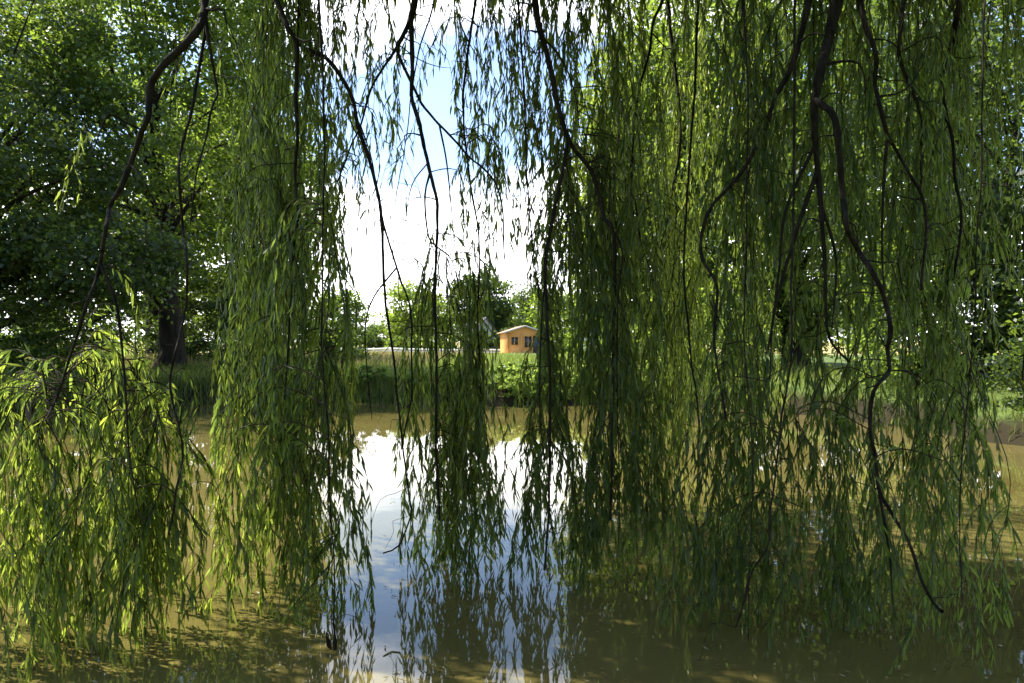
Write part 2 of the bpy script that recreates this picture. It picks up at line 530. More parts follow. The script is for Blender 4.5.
def copy_tree(root, loc, rz, sc, label, group=None):
    r = root.copy(); COL.objects.link(r)
    r.location = loc; r.rotation_euler = (0, 0, rz); r.scale = (sc, sc, sc * random.uniform(.9, 1.1))
    r['label'] = label
    if group: r['group'] = group
    for ch in list(root.children):
        c = ch.copy(); COL.objects.link(c); c.parent = r
    return r

def bush(name, label, base, r, n, leaf, mat, seed, group=None, cat='bush', per=90, gap=.0):
    bz = float(ground_z([base])[0])
    root = empty(name, (base[0], base[1], bz - .05)); tag(root, label, cat, group)
    cg = Geo(); sg = Geo()
    k = np.random.default_rng(seed)
    p, o = lobes_points((base[0], base[1], bz + r[2] * .72), r, max(6, n // per), per, min(r) * .17, seed, gap, .35)
    o = o[o[:, 2] > bz - .1]
    quad_leaves(cg, o, leaf, up=.3)
    for e in p[k.choice(len(p), min(14, len(p)), replace=False)]:
        s = np.array([base[0], base[1], bz - .05]) + k.normal(0, .12, 3) * np.array([1, 1, 0]) * min(r)
        lp = smooth_path([s, s * .5 + e * .5 + np.array([0, 0, .15 * r[2]]), e], .3)
        sg.tube(lp, np.linspace(.035, .008, len(lp)), 5)
    sg.build('stem', M['bark'], root); cg.build('foliage', mat, root)
    return root

# left side: big trees on the far bank
tree('broadleaf_tree', 'tall many-limbed broadleaf tree rising behind the left end of the pond', (-12.9, 26), (-14.2, 26, 11.0), (6.2, 5, 9.2), 900, 66, .40, .20,
     M['leaf_a'], .46, 21, gap=.56, shell=.45, nlimb=34, lean=.3)
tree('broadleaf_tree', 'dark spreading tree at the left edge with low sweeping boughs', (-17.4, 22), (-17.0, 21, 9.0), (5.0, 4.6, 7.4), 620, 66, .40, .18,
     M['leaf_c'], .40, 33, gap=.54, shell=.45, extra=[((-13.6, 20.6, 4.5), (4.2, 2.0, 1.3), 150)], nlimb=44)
tree('broadleaf_tree', 'slimmer tree in bright leaf between the dark bush and the willow curtain', (-12.2, 33), (-12.4, 33, 8.6), (3.6, 3.6, 6.6), 520, 66, .50, .22,
     M['leaf_b'], .26, 45, gap=.16, shell=.2, nlimb=26)
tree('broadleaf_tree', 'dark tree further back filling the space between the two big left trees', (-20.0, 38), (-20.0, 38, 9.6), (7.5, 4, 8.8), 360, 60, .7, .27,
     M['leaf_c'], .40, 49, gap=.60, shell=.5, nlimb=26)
# right side
tree('broadleaf_tree', 'big bright green tree filling the sky behind the right of the willow', (11.5, 28), (11.8, 28, 10.6), (8.0, 5, 10.2), 1700, 70, .52, .20,
     M['leaf_a'], .45, 57, gap=.04, shell=.2, nlimb=36)
tree('broadleaf_tree', 'leafy tree standing on the near right bank at the edge of the picture', (13.0, 17.5), (12.9, 17.5, 6.8), (4.4, 3.8, 6.6), 800, 70, .42, .16,
     M['leaf_c'], .30, 69, gap=.08, shell=.2, nlimb=36)
tree('broadleaf_tree', 'tree in fresh green leaf on the far bank behind the willow middle', (6.0, 32), (5.9, 30, 8.4), (3.6, 3.0, 8.2), 700, 66, .48, .21,
     M['leaf_b'], .22, 71, gap=.06, shell=.2, nlimb=22)

BG = 'bushes along the pond banks'
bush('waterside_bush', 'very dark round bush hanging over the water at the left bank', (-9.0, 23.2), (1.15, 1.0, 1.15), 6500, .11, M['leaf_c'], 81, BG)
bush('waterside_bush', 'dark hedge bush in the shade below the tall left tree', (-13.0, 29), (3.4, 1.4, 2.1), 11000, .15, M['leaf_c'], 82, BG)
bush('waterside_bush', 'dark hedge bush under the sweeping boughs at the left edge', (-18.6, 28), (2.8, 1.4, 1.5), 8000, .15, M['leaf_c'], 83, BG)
bush('waterside_bush', 'mid green bush left of the straw field', (-7.6, 29), (1.5, 1.2, 1.5), 4500, .13, M['leaf_a'], 84, BG)
bush('waterside_bush', 'bright leafy clump on the far bank in front of the cabin', (.75, 22.7), (1.7, 1.0, .38), 7000, .11, M['leaf_d'], 85, BG)
bush('waterside_bush', 'low grey green herb clump spilling to the water beside the bright clump', (1.0, 21.7), (1.5, .6, .42), 5600, .085, M['leaf_d'], 86, BG)
bush('waterside_bush', 'bush half hidden by the willow to the right of the cabin', (3.6, 23.0), (1.3, 1.0, 1.1), 4600, .12, M['leaf_a'], 87, BG)
bush('waterside_bush', 'tall bright bush behind the willow on the far right bank', (6.6, 22.6), (1.7, 1.3, 1.9), 6500, .13, M['leaf_b'], 88, BG)
bush('waterside_bush', 'wide bush on the right bank behind the twisted willow branch', (10.4, 17.2), (1.8, 1.6, 2.3), 7500, .12, M['leaf_a'], 89, BG)
bush('waterside_bush', 'sunlit bush at the right edge over shaded ground', (11.6, 13.2), (1.5, 1.4, 1.7), 9000, .11, M['leaf_a'], 90, BG)
bush('waterside_bush', 'low dark bush at the waterline of the right bank', (10.3, 12.0), (1.9, 1.0, .8), 11000, .09, M['leaf_c'], 91, BG)
bush('waterside_bush', 'low bush on the left bank by the old wooden post', (-14.6, 20.6), (1.5, .9, .75), 4200, .11, M['leaf_a'], 92, BG)
bush('waterside_bush', 'small green clump on the bank below the straw field', (-3.6, 22.9), (.9, .6, .42), 2600, .09, M['leaf_d'], 93, BG)

for k, (x, y, a_, h_, lb) in enumerate([(-5.2, 22.9, 1.2, .36, 'leafy nettle clump on the bank just right of the dark round bush'), (-2.2, 22.3, 1.3, .34, 'leafy clump on the bank between straw field and bright clump'),
                                   (2.6, 22.4, 1.1, .42, 'leafy clump on the bank right of the bright clump'), (-8.0, 23.6, 1.4, .40, 'leafy clump on the lit grass beside the dark round bush'), (4.9, 22.0, 1.3, .5, 'leafy clump at the waterline behind the willow'), (.1, 21.35, 1.0, .34, 'lowest leafy clump at the waterline below the cabin')]):
    bush('bank_herb', lb, (x, y), (a_, .7, h_), 4200, .09, M['leaf_d'], 300 + k, 'leafy clumps on the far bank', cat='weeds')

# far hedgerow trees
HG = 'trees of the far hedgerow'
protos = [
    tree('hedgerow_tree', 'pale rounded hedgerow tree left of the white fence', (-25.6, 98), (-25.6, 98, 5.6), (4.0, 3.5, 4.6), 130, 46, .75, .5, M['leaf_a'], .3, 101, HG, gap=.1, nlimb=14),
    tree('hedgerow_tree', 'tall bright hedgerow tree behind the white fence', (-14.2, 96), (-14.2, 96, 6.4), (3.6, 3.2, 5.6), 130, 46, .75, .48, M['leaf_b'], .3, 111, HG, gap=.12, nlimb=14),
    tree('hedgerow_tree', 'tall dark hedgerow tree left of the cabin', (-4.2, 93), (-4.2, 93, 7.4), (4.0, 3.2, 5.4), 190, 46, .75, .48, M['leaf_c'], .34, 121, HG, gap=.12, nlimb=14),
    tree('hedgerow_tree', 'light green hedgerow tree right behind the cabin roof', (5.8, 92), (5.8, 92, 5.4), (4.2, 3.2, 4.6), 140, 46, .75, .46, M['leaf_b'], .3, 131, HG, gap=.12, nlimb=14),
]
far_list = [(0, -21.6, 112, .55, 'low bluish hedgerow tree in the notch of the far tree line'), (2, -18.6, 118, .62, 'low dark hedgerow tree in the notch beside the bluish one'),
            (1, -32, 94, 1.0, 'bright hedgerow tree beyond the left bushes'), (2, -41, 100, 1.05, 'dark hedgerow tree far out beyond the left trees'), (3, -52, 104, 1.1, 'light hedgerow tree far out beyond the left edge trees'),
            (3, -1.8, 112, .95, 'light hedgerow tree seen between dark tree and cabin'), (2, 3.2, 104, .85, 'dark hedgerow tree just behind the cabin ridge'),
            (0, 11.5, 98, 1.05, 'rounded hedgerow tree to the right of the cabin'), (1, 17.5, 96, 1.1, 'bright hedgerow tree behind the grey shed'), (2, 25, 100, 1.1, 'dark hedgerow tree beyond the grey shed'),
            (3, 34, 98, 1.1, 'light hedgerow tree beyond the far right bank'), (0, 44, 102, 1.15, 'rounded hedgerow tree far out to the right'), (1, 56, 106, 1.2, 'bright hedgerow tree furthest out to the right'),
            (1, -11.0, 104, .9, 'bright hedgerow tree half behind the tall dark one')]
for (k, x, y, s, lb) in far_list:
    copy_tree(protos[k], (x, y, float(ground_z([(x, y)])[0]) - .15), random.uniform(0, 6.28), s, lb, HG)

HB = 'bushes of the far hedge'
hb = bush('hedge_bush', 'low dense hedge bush behind the white fence at the straw field', (-13.5, 84), (2.6, 1.3, 1.25), 3600, .30, M['leaf_a'], 201, HB)
hb2 = bush('hedge_bush', 'dark low hedge bush below the pale house', (-4.4, 82), (2.6, 1.3, 1.75), 3600, .30, M['leaf_c'], 202, HB)
for k, (x, y, lb) in enumerate([(-18.5, 86, 'dark hedge bush left of the dense one behind the white fence'), (-9.2, 85, 'bright hedge bush between the dense one and the dark one by the house'),
                                (-1.6, 83, 'hedge bush close to the left corner of the cabin'), (5.2, 82, 'dark hedge bush just right of the cabin'), (10.5, 84, 'hedge bush behind the grey shed'),
                                (-24, 88, 'hedge bush at the far left end of the straw field'), (17, 86, 'hedge bush right of the grey shed')]):
    copy_tree([hb, hb2][(k + 1) % 2], (x, y, float(ground_z([(x, y)])[0]) - .05), random.uniform(-.5, .5), random.uniform(.85, 1.15), lb, HB)

# ------------------------------------------------------------------ cabin, house, shed, fence, post
M['pine'] = plain_mat('orange_pine_boards', (.72, .34, .09), (.60, .27, .07), 3, .6, (1, 1, 9))
M['white'] = plain_mat('white_paint', (.80, .80, .77), (.70, .70, .67), 2, .55)
M['felt'] = plain_mat('brown_roof_felt', (.34, .22, .14), (.26, .17, .11), 5, .8)
M['glass'] = plain_mat('dark_window_glass', (.03, .035, .04), (.025, .03, .035), 1, .08)
M['slate'] = plain_mat('grey_slate', (.085, .09, .10), (.06, .065, .07), 8, .7)
M['render'] = plain_mat('pale_render', (.42, .41, .39), (.34, .33, .32), 3, .85)
M['sheet'] = plain_mat('blue_grey_sheet', (.30, .36, .42), (.24, .29, .34), 4, .5)
M['oldwood'] = plain_mat('weathered_wood', (.16, .11, .075), (.09, .06, .04), 12, .9, (1, 1, .2), .4)

def gable(geo, w_, dpt, h, ridge, over=.0, mat=0, th=.0):
    pass

def local(geo_pts, loc, rz):
    a = np.asarray(geo_pts, float)
    ca, sa = math.cos(rz), math.sin(rz)
    return np.c_[a[:, 0] * ca - a[:, 1] * sa, a[:, 0] * sa + a[:, 1] * ca, a[:, 2]] + np.array(loc)

def put(o, parent):
    o.parent = parent; o.location = (0, 0, 0); return o

def gable_house(name, label, cat, loc, rz, W, D, H, RH, over, mw, mr, th=.12):
    """walls and roof with the gable end towards -y, in local metres"""
    root = empty(name, loc); root.rotation_euler = (0, 0, rz); tag(root, label, cat)
    g = Geo()
    x, y = W / 2, D / 2
    v = [(-x, -y, -.3), (x, -y, -.3), (x, -y, H), (0, -y, H + RH), (-x, -y, H), (-x, y, -.3), (x, y, -.3), (x, y, H), (0, y, H + RH), (-x, y, H)]
    g.add(v, [[0, 1, 2, 4], [6, 5, 9, 7], [1, 6, 7, 2], [5, 0, 4, 9]]); g.add(v, [[4, 2, 3], [7, 9, 8]])
    put(g.build('wall', mw), root)
    g = Geo()
    for s in (-1, 1):
        sl = RH / x
        ex, ez = (x + over) * s, H - sl * over + .015
        rz_ = H + RH + .015
        a = [(0, -y - over, rz_), (ex, -y - over, ez), (ex, y + over, ez), (0, y + over, rz_)]
        b = [(p[0], p[1], p[2] + th) for p in a]
        g.add(a + b, [[0, 1, 2, 3], [4, 7, 6, 5], [0, 4, 5, 1], [1, 5, 6, 2], [2, 6, 7, 3]])
    put(g.build('roof', mr), root)
    return root

def window(root, x, z, w_, h, y, frame, mat_glass, name='window'):
    g = Geo(); t = .07
    for (cx, cz, sx, sz) in ((x - w_ / 2, z, t, h + t), (x + w_ / 2, z, t, h + t), (x, z - h / 2, w_ - t, t), (x, z + h / 2, w_ - t, t), (x, z, .045, h - t)):
        g.box((cx, y - .03, cz), (sx, .09, sz))
    f = put(g.build(name, frame), root)
    g = Geo(); g.box((x, y - .012, z), (w_ - t, .03, h - t))
    p = put(g.build('pane', mat_glass), f)
    return f

cz = float(ground_z([(.7, 72)])[0])
cab = gable_house('wooden_cabin', 'small orange wooden cabin with a low gable roof beyond the far bank', 'cabin', (.95, 72, cz), R(10), 3.8, 4.0, 2.35, .62, .3, M['pine'], M['felt'])
window(cab, -1.05, 1.5, .75, .85, -2.0, M['pine'], M['glass'])
window(cab, .35, 1.4, .8, 1.2, -2.0, M['pine'], M['glass'])
g = Geo(); g.box((1.25, -2.03, 1.0), (.8, .06, 2.0)); dr = put(g.build('door', M['glass']), cab)
g = Geo()
for (cx, w2) in ((.82, .07), (1.68, .07)): g.box((cx, -2.05, 1.02), (w2, .10, 2.08))
g.box((1.25, -2.05, 2.04), (.79, .10, .07)); put(g.build('frame', M['pine']), dr)
for cx in (-1.8, -.35):
    g = Geo(); g.box((cx, -2.04, 1.16), (.14, .08, 2.3)); put(g.build('corner_board', M['pine']), cab)
g = Geo(); g.box((0, -2.5, .1), (4.0, .9, .2)); put(g.build('deck', M['white']), cab)
g = Geo()
for s in (-1, 1):
    a = np.array([(0, -2.36, 2.95), (2.22 * s, -2.36, 2.23)]); n_ = np.array([0, 0, .16])
    v = [a[0], a[1], a[1] + n_, a[0] + n_]; v2 = [p + np.array([0, .05, 0]) for p in v]
    g.add(np.array(v + v2), [[0, 1, 2, 3], [4, 7, 6, 5], [0, 4, 5, 1], [3, 2, 6, 7]])
put(g.build('bargeboard', M['render']), cab)

hz = float(ground_z([(-4.0, 86)])[0])
hs = gable_house('farm_house', 'pale house with a light grey roof among the dark far trees', 'house', (-4.3, 88, hz), R(28), 2.8, 4.0, 2.9, 1.6, .25, M['render'], M['slate'])
window(hs, 0, 1.9, .8, .9, -2.0, M['white'], M['glass'])
sz_ = float(ground_z([(8.2, 64)])[0])
shd = gable_house('garden_shed', 'blue grey shed glimpsed through the willow right of the cabin', 'shed', (8.0, 64, sz_), R(-15), 3.0, 3.5, 1.8, .6, .15, M['sheet'], M['slate'])
g = Geo(); g.box((0, -1.77, .9), (.9, .05, 1.75)); put(g.build('door', M['sheet']), shd)

fz = float(ground_z([(-8, 75)])[0])
fr = empty('board_fence', (-8, 76, fz)); tag(fr, 'long low white board fence along the far side of the straw field', 'fence')
g = Geo()
xs = np.arange(-19, 2.6, 1.8)
zs = ground_z(np.c_[xs, np.full(len(xs), 76.0)])
for i in range(len(xs) - 1):
    for hh in (.30, .56):
        a, b = np.array([xs[i], 75.95, zs[i] + hh]), np.array([xs[i + 1], 75.95, zs[i + 1] + hh])
        v = []
        for p in (a, b):
            v += [p + np.array(o_) for o_ in ((0, -.015, -.10), (0, .015, -.10), (0, .015, .10), (0, -.015, .10))]
        g.add(np.array(v), [[0, 4, 7, 3], [1, 2, 6, 5], [0, 1, 5, 4], [3, 7, 6, 2]])
g.build('board_panel', M['white'], fr)
for x, z in zip(xs, zs):
    g = Geo(); g.box((x, 76.02, z + .25), (.1, .1, .95)); g.build('post', M['white'], fr)

pt = P(27, 402, 18.6)
g = Geo()
pz = smooth_path([(pt[0], pt[1], -.4), (pt[0] + .02, pt[1], .2), (pt[0] - .02, pt[1], .86)], .15)
g.tube(pz, np.linspace(.085, .07, len(pz)), 8, knob=.05)
g.add(pz[-1] + np.array([(.07 * math.cos(t), .07 * math.sin(t), .005) for t in np.linspace(0, 6.28, 8, endpoint=False)]), [list(range(8))])
tag(g.build('wooden_post', M['oldwood']), 'old weathered wooden post in the shaded left bank', 'post')

# ------------------------------------------------------------------ grass (uncountable)
def grass(name, label, n, xr, yr, srange, hgt, wid, mat, seed, along=False):
    k = np.random.default_rng(seed)
    if along:                                    # sown along the shoreline
        i = k.integers(0, len(sh), n)
        a, b = sh[i], np.roll(sh, -1, 0)[i]
        dv = b - a
        nr = np.c_[dv[:, 1], -dv[:, 0]] / (np.linalg.norm(dv, axis=1, keepdims=True) + 1e-9)
        p = a + dv * k.uniform(0, 1, (n, 1)) + nr * (k.uniform(srange[0], srange[1], (n, 1)))
        p = p[(p[:, 1] > yr[0]) & (p[:, 0] > xr[0]) & (p[:, 0] < xr[1])]; n = len(p)
    else:
        p = np.c_[k.uniform(*xr, n), k.uniform(*yr, n)]
    s = shore_dist(p)
    keep = (s > srange[0]) & (s < srange[1]) & (vnoise(np.c_[p, np.zeros(n)], 1.1, seed) > k.uniform(-1.2, .5, n))
    p = p[keep]; m = len(p)
    z = ground_z(p)
    b = np.c_[p, z - .02]
    an = k.uniform(0, 6.28, m); sd = np.c_[np.cos(an), np.sin(an), np.zeros(m)]
    h = (hgt * k.uniform(.45, 1.3, m))[:, None]
    le = np.c_[k.normal(0, .32, (m, 2)), np.zeros(m)] * h
    up = np.array([0, 0, 1.0])
    w_ = (wid * k.uniform(.6, 1.3, m))[:, None]
    v = np.stack([b - sd * w_, b + sd * w_, b + up * h * .6 + le * .35 + sd * w_ * .7, b + up * h * .6 + le * .35 - sd * w_ * .7, b + up * h + le], 1).reshape(-1, 3)
    i = np.arange(m)[:, None] * 5
    g = Geo(); g.add(v, i + np.array([[0, 1, 2, 3]]))
    g.v.append(np.zeros((0, 3))); g.f.append(i + np.array([[3, 2, 4]])); g.m.append(np.zeros(m, np.int32))
    tag(g.build(name, mat), label, 'grass', kind='stuff')

grass('bank_grass', 'rough green grass on the pond banks', 100000, (-22, 16), (8, 30), (.0, 7), .28, .011, M['grass'], 5)
grass('meadow_grass', 'tall dry straw coloured grass in the meadow', 60000, (-26, -3.2), (26, 74), (4, 60), .42, .016, M['straw'], 6)
grass('pasture_grass', 'fresh green grass in the pasture before the cabin', 30000, (-3.6, 12), (25, 72), (3, 60), .32, .015, M['grass'], 8)
grass('sedge', 'long drooping sedge along the waterline', 48000, (-22, 7.6), (8, 26), (-.12, .8), .50, .013, M['grass'], 7, True)

# ------------------------------------------------------------------ the weeping willow
W = empty('weeping_willow', (2.6, -3.4, 0.2))
tag(W, 'old weeping willow whose long leafy branches hang like a curtain in front of the pond', 'tree')
trunk_base = np.array([2.6, -3.4, 0.1])
g = Geo()
tp = smooth_path([trunk_base, (2.55, -3.3, 1.2), (2.3, -2.9, 2.8), (2.0, -2.3, 4.4)], .2)
hh = np.linspace(0, 1, len(tp))
g.tube(tp, .52 * (1 - .3 * hh) * (1 + .6 * np.exp(-hh * 12)), 14, knob=.04)
g.build('trunk', M['willow_bark'], W, smooth=True)
fork = tp[-1]
limb_ends = [(-6.0, 2.2, 6.3), (-3.4, 4.6, 6.8), (-.9, 5.6, 7.0), (1.0, 6.2, 7.4), (3.0, 6.2, 7.4), (4.6, 5.6, 7.0), (6.6, 4.0, 6.6), (5.5, -1.0, 7.5), (-2.5, -2.0, 7.6), (1.5, -6.0, 7.0)]
limb_pts = []
for e in limb_ends:
    e = np.array(e)
    m1 = fork * .62 + e * .38 + np.array([0, 0, 1.1]); m2 = fork * .25 + e * .75 + np.array([0, 0, .9])
    lp = smooth_path([fork - np.array([0, 0, .25]), m1 + rng.normal(0, .15, 3), m2 + rng.normal(0, .15, 3), e], .2)
    g = Geo(); g.tube(lp, np.linspace(.24, .06, len(lp)), 9, knob=.05)
    g.build('limb', M['willow_bark'], W, smooth=True)
    limb_pts.append(lp[int(len(lp) * .35):])
limb_all = np.concatenate(limb_pts)

def shoot(pts, geo, lsp, llen, lmat, r0, twig=True, leaf_from=0.0):
    """leaves and twig along one path (points evenly spaced)"""
    n = len(pts)
    seg = np.linalg.norm(np.diff(pts, axis=0), axis=1)
    cum = np.r_[0, np.cumsum(seg)]
    if twig: geo.tube(pts[::2] if n > 8 else pts, np.linspace(r0, .0011, len(pts[::2] if n > 8 else pts)), 3, mat=1)
    nl = int(cum[-1] * (1 - leaf_from) / lsp)
    if nl < 1: return
    s = cum[-1] * leaf_from + rng.uniform(0, 1, nl) * cum[-1] * (1 - leaf_from)
    o = np.stack([np.interp(s, cum, pts[:, k]) for k in range(3)], 1)
    e = 1e-2
    t = norm(np.stack([np.interp(np.minimum(s + .05, cum[-1]), cum, pts[:, k]) for k in range(3)], 1) - np.stack([np.interp(np.maximum(s - .05, 0), cum, pts[:, k]) for k in range(3)], 1) + 1e-6)
    rad = norm(np.cross(t, rng.normal(size=(nl, 3))))
    d = t * rng.uniform(.6, 1.0, (nl, 1)) + rad * rng.uniform(.08, .62, (nl, 1)) + np.array([0, 0, -1.0]) * rng.uniform(.2, .9, (nl, 1))
    ln = llen * rng.uniform(.42, 1.2, nl)
    willow_leaves(geo, o, d, ln, ln * rng.uniform(.12, .185, nl), lmat)

def hang(geo, s, zend, sway, dens=1.0, lmat=0, side=1.0, arch=None, llen=.098, lean=0.0, leaf_from=.0):
    """one weeping strand from s down to height zend with side shoots"""
    Lh = s[2] - zend
    if Lh < .15: return
    n = max(6, int(Lh / .06))
    t = np.linspace(0, 1, n)
    ph = rng.uniform(0, 6.28, 4)
    off = np.stack([(np.sin(t * 3.1 + ph[0]) - np.sin(ph[0])) * sway + .35 * sway * (np.sin(t * 9 + ph[2]) - np.sin(ph[2])) + lean * t ** 1.3,
                    (np.sin(t * 2.7 + ph[1]) - np.sin(ph[1])) * sway * .8, -Lh * t], 1)
    pts = s + off
    if arch is not None:
        mid = arch * .45 + s * .55 + np.array([0, 0, .03 + .12 * np.linalg.norm(arch - s)])
        a = smooth_path([arch, mid, s, pts[min(3, n - 1)]], .06)
        geo.tube(a, np.linspace(.0040, .0032, len(a)), 4, mat=1)
        shoot(a, geo, .03 / dens, llen, lmat, .003, False, .15)
    shoot(pts, geo, .028 / dens, llen, lmat, .0036, True, leaf_from)
    z = .12 + leaf_from * Lh
    while z < Lh - .08:
        i = int(z / Lh * (n - 1))
        ln = rng.uniform(.15, .62) * (0.75 + .45 * (1 - z / Lh)) * side
        az = rng.uniform(0, 6.28); out_ = np.array([math.cos(az), math.sin(az), 0])
        m = max(4, int(ln / .05)); u = np.linspace(0, 1, m)[:, None]
        sp = pts[i] + out_ * (ln * .30) * (1 - (1 - u) ** 2) * rng.uniform(.5, 1.0) + np.array([0, 0, -1.0]) * ln * (.25 * u + .75 * u ** 1.7)
        sp = sp[sp[:, 2] > max(.03, zend - .15)]
        if len(sp) >= 4: shoot(sp, geo, .027 / dens, llen, lmat, .0026)
        z += rng.exponential(.095) / dens + .03

BN = [0]
BODIES = []
def branch(path, d, th, curtains=(), top=True, d2=None, side=(), tip=0.6):
    """path in pixels at depth d (to d2 at its end); th = (thickness px at start, at end); curtains = (x0,x1,ytop,ybot,n[,dens[,young]])"""
    global rng
    BN[0] += 1
    rng = np.random.default_rng(4000 + BN[0])
    d2 = d if d2 is None else d2
    k = len(path)
    pts = [P(x, y, d + (d2 - d) * i / max(1, k - 1) + (rng.normal(0, .07) if i else 0)) for i, (x, y) in enumerate(path)]
    g = Geo()
    r0, r1 = .85 * th[0] * d / FPX / 2, .8 * th[1] * d2 / FPX / 2
    body = smooth_path(pts, .05)
    body = body + np.stack([(.007 * vnoise(body, 6, BN[0]) + .0025 * vnoise(body, 26, BN[0] + 9)) * min(1, 6 / th[0]), .015 * vnoise(body, 7, BN[0] + 50), .002 * vnoise(body, 26, BN[0] + 19)], 1)
    if not top and BODIES:
        al = np.concatenate(BODIES); dv = al - body[0]
        j = np.argmin(np.linalg.norm(dv * np.array([1, .8, .8]) - np.array([0, 0, .12]), axis=1))
        a = al[j]; ds = np.linalg.norm(a - body[0])
        if ds > .03:
            lk = smooth_path([a, a * .5 + body[0] * .5 + np.array([0, 0, .05 * ds]), body[0], body[min(8, len(body) - 1)]], .05)
            body = np.vstack([lk[:-1], body[min(8, len(body) - 1):]])
    rr = r1 + (r0 - r1) * (1 - np.linspace(0, 1, len(body))) ** 1.7
    if top:
        a = pts[0]
        j = np.argmin(np.linalg.norm((limb_all - a) * np.array([1, .7, .5]), axis=1))
        L0 = limb_all[j]
        up = smooth_path([L0, L0 * .55 + a * .45 + np.array([0, 0, .45]), a + (a - pts[1]) * .25 + np.array([0, 0, .12])], .08)
        body = np.vstack([up, body]); rr = np.r_[np.linspace(max(r0 * 1.5, .025), r0, len(up)), rr]
    g.tube(body, rr, 8, knob=.07)
    allb = [body]
    pos = rng.uniform(.2, .4); cum = np.r_[0, np.cumsum(np.linalg.norm(np.diff(body, axis=0), axis=1))]
    while pos < cum[-1] - .1:                     # forks and dry twigs along it
        i = int(np.searchsorted(cum, pos)); ln = rng.uniform(.12, .62)
        az = rng.uniform(0, 6.28); o_ = np.array([math.cos(az), math.sin(az) * .7, rng.uniform(-.5, .25)])
        e1 = body[i] + o_ * ln * .4; e2 = e1 + (o_ * .35 + np.array([rng.normal(0, .2), 0, -.9])) * ln * .6
        tw = smooth_path([body[i], body[i] * .5 + e1 * .5 + rng.normal(0, .012, 3), e1, e1 * .5 + e2 * .5 + rng.normal(0, .025, 3), e2], .05)
        g.tube(tw, np.linspace(max(.0022, rr[i] * rng.uniform(.25, .5)), .0012, len(tw)), 5, knob=.08)
        if rng.random() < .5: allb.append(tw)
        pos += rng.uniform(.14, .5)
    for sdp in side:
        s3 = [P(x, y, d + (d2 - d) * .5) for (x, y) in sdp[0]]
        jj = np.argmin(np.linalg.norm(body - s3[0], axis=1)); s3[0] = body[jj]
        sb = smooth_path(s3, .05)
        allb.append(sb)
        g.tube(sb, np.linspace(sdp[1][0], sdp[1][1] * .7, len(sb)) * .85 * d / FPX / 2, 6, knob=.07)
    bb = np.concatenate(allb)
    BODIES.append(body)
    b = g.build('branch', M['willow_bark'], W, smooth=True)
    f = Geo()
    for c in curtains:
        x0, x1, yt, yb, n = c[:5]
        dens = c[5] if len(c) > 5 else 1.0
        lit_share = c[6] if len(c) > 6 else 0
        spread = c[7] if len(c) > 7 else .45
        ncl = max(1, min(n, int(round((x1 - x0) / 22.0))))
        cen = x0 + (x1 - x0) * (np.arange(ncl) + rng.uniform(.15, .85, ncl)) / ncl
        cbot = rng.normal(0, 20, ncl)
        for i in range(n):
            q = i % ncl
            x = cen[q] + rng.normal(0, 4.0)
            dd = d + (d2 - d) * .5 + .12 + abs(rng.normal(0, spread))
            dd = max(2.5, dd)
            y0 = yt + (rng.normal(-12, 38) if yt > 300 else rng.normal(0, 18))
            y1 = yb + 10 - abs(rng.normal(0, 44)) + min(cbot[q], 14) + rng.normal(0, 6)
            s = P(x, y0, dd); zend = max(.05, P(x, y1, dd)[2])
            if y0 < 5: s[2] = max(s[2], CAM[2] + (HORIZ + 20) / FPX * dd) + rng.uniform(.1, .6)
            jj = np.argmin(np.linalg.norm((bb - s) * np.array([1, 1, 1.3]) - np.array([0, 0, .12]), axis=1) + rng.uniform(0, .25, len(bb)))
            arch = bb[jj]
            if np.linalg.norm(arch - s) > 1.5: arch = s + (arch - s) * 1.2 / np.linalg.norm(arch - s)
            hang(f, s, zend, .10 + .05 * rng.random(), dens, 2 if rng.random() < lit_share else 0, arch=arch, leaf_from=rng.uniform(.15, .5) if rng.random() < .25 else 0.0)
    if f.v:
        fo = f.build('foliage', [M['willow_leaf'], M['twig'], M['willow_lit']], W)
        fo.parent = b; fo.location = (0, 0, 0)
    return b

# --- far left branch and its lit mass
branch([(207, -30), (205, 0), (201, 25), (185, 45), (160, 70), (150, 88), (150, 115), (143, 130), (133, 155), (122, 185), (112, 205), (106, 228), (98, 270), (88, 300), (78, 330), (70, 355), (60, 390), (47, 420)],
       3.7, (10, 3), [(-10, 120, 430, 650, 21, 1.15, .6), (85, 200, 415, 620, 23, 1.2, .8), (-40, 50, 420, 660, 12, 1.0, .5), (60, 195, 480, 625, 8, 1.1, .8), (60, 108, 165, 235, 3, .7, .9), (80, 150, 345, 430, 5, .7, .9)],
       side=[([(106, 268), (115, 300), (120, 330), (125, 380), (127, 420), (130, 460), (140, 520)], (4, 2)),
             ([(95, 312), (120, 318), (150, 311), (176, 309)], (1.6, .8)), ([(80, 330), (60, 335), (45, 345)], (1.6, .8))])
branch([(203, 30), (197, 75), (190, 115), (180, 155), (180, 185), (183, 228), (187, 265), (185, 310), (175, 355), (170, 378), (172, 400), (180, 430), (182, 456), (175, 490), (167, 535)],
       3.75, (4, 2.5), [(130, 200, 420, 600, 5, 1.0, .7)], top=False)
branch([(206, 28), (214, 50), (219, 80), (221, 86), (212, 105), (207, 135), (200, 165), (195, 190), (190, 225)], 3.75, (5, 1.6), [(195, 240, 10, 130, 3, .5)], top=False)
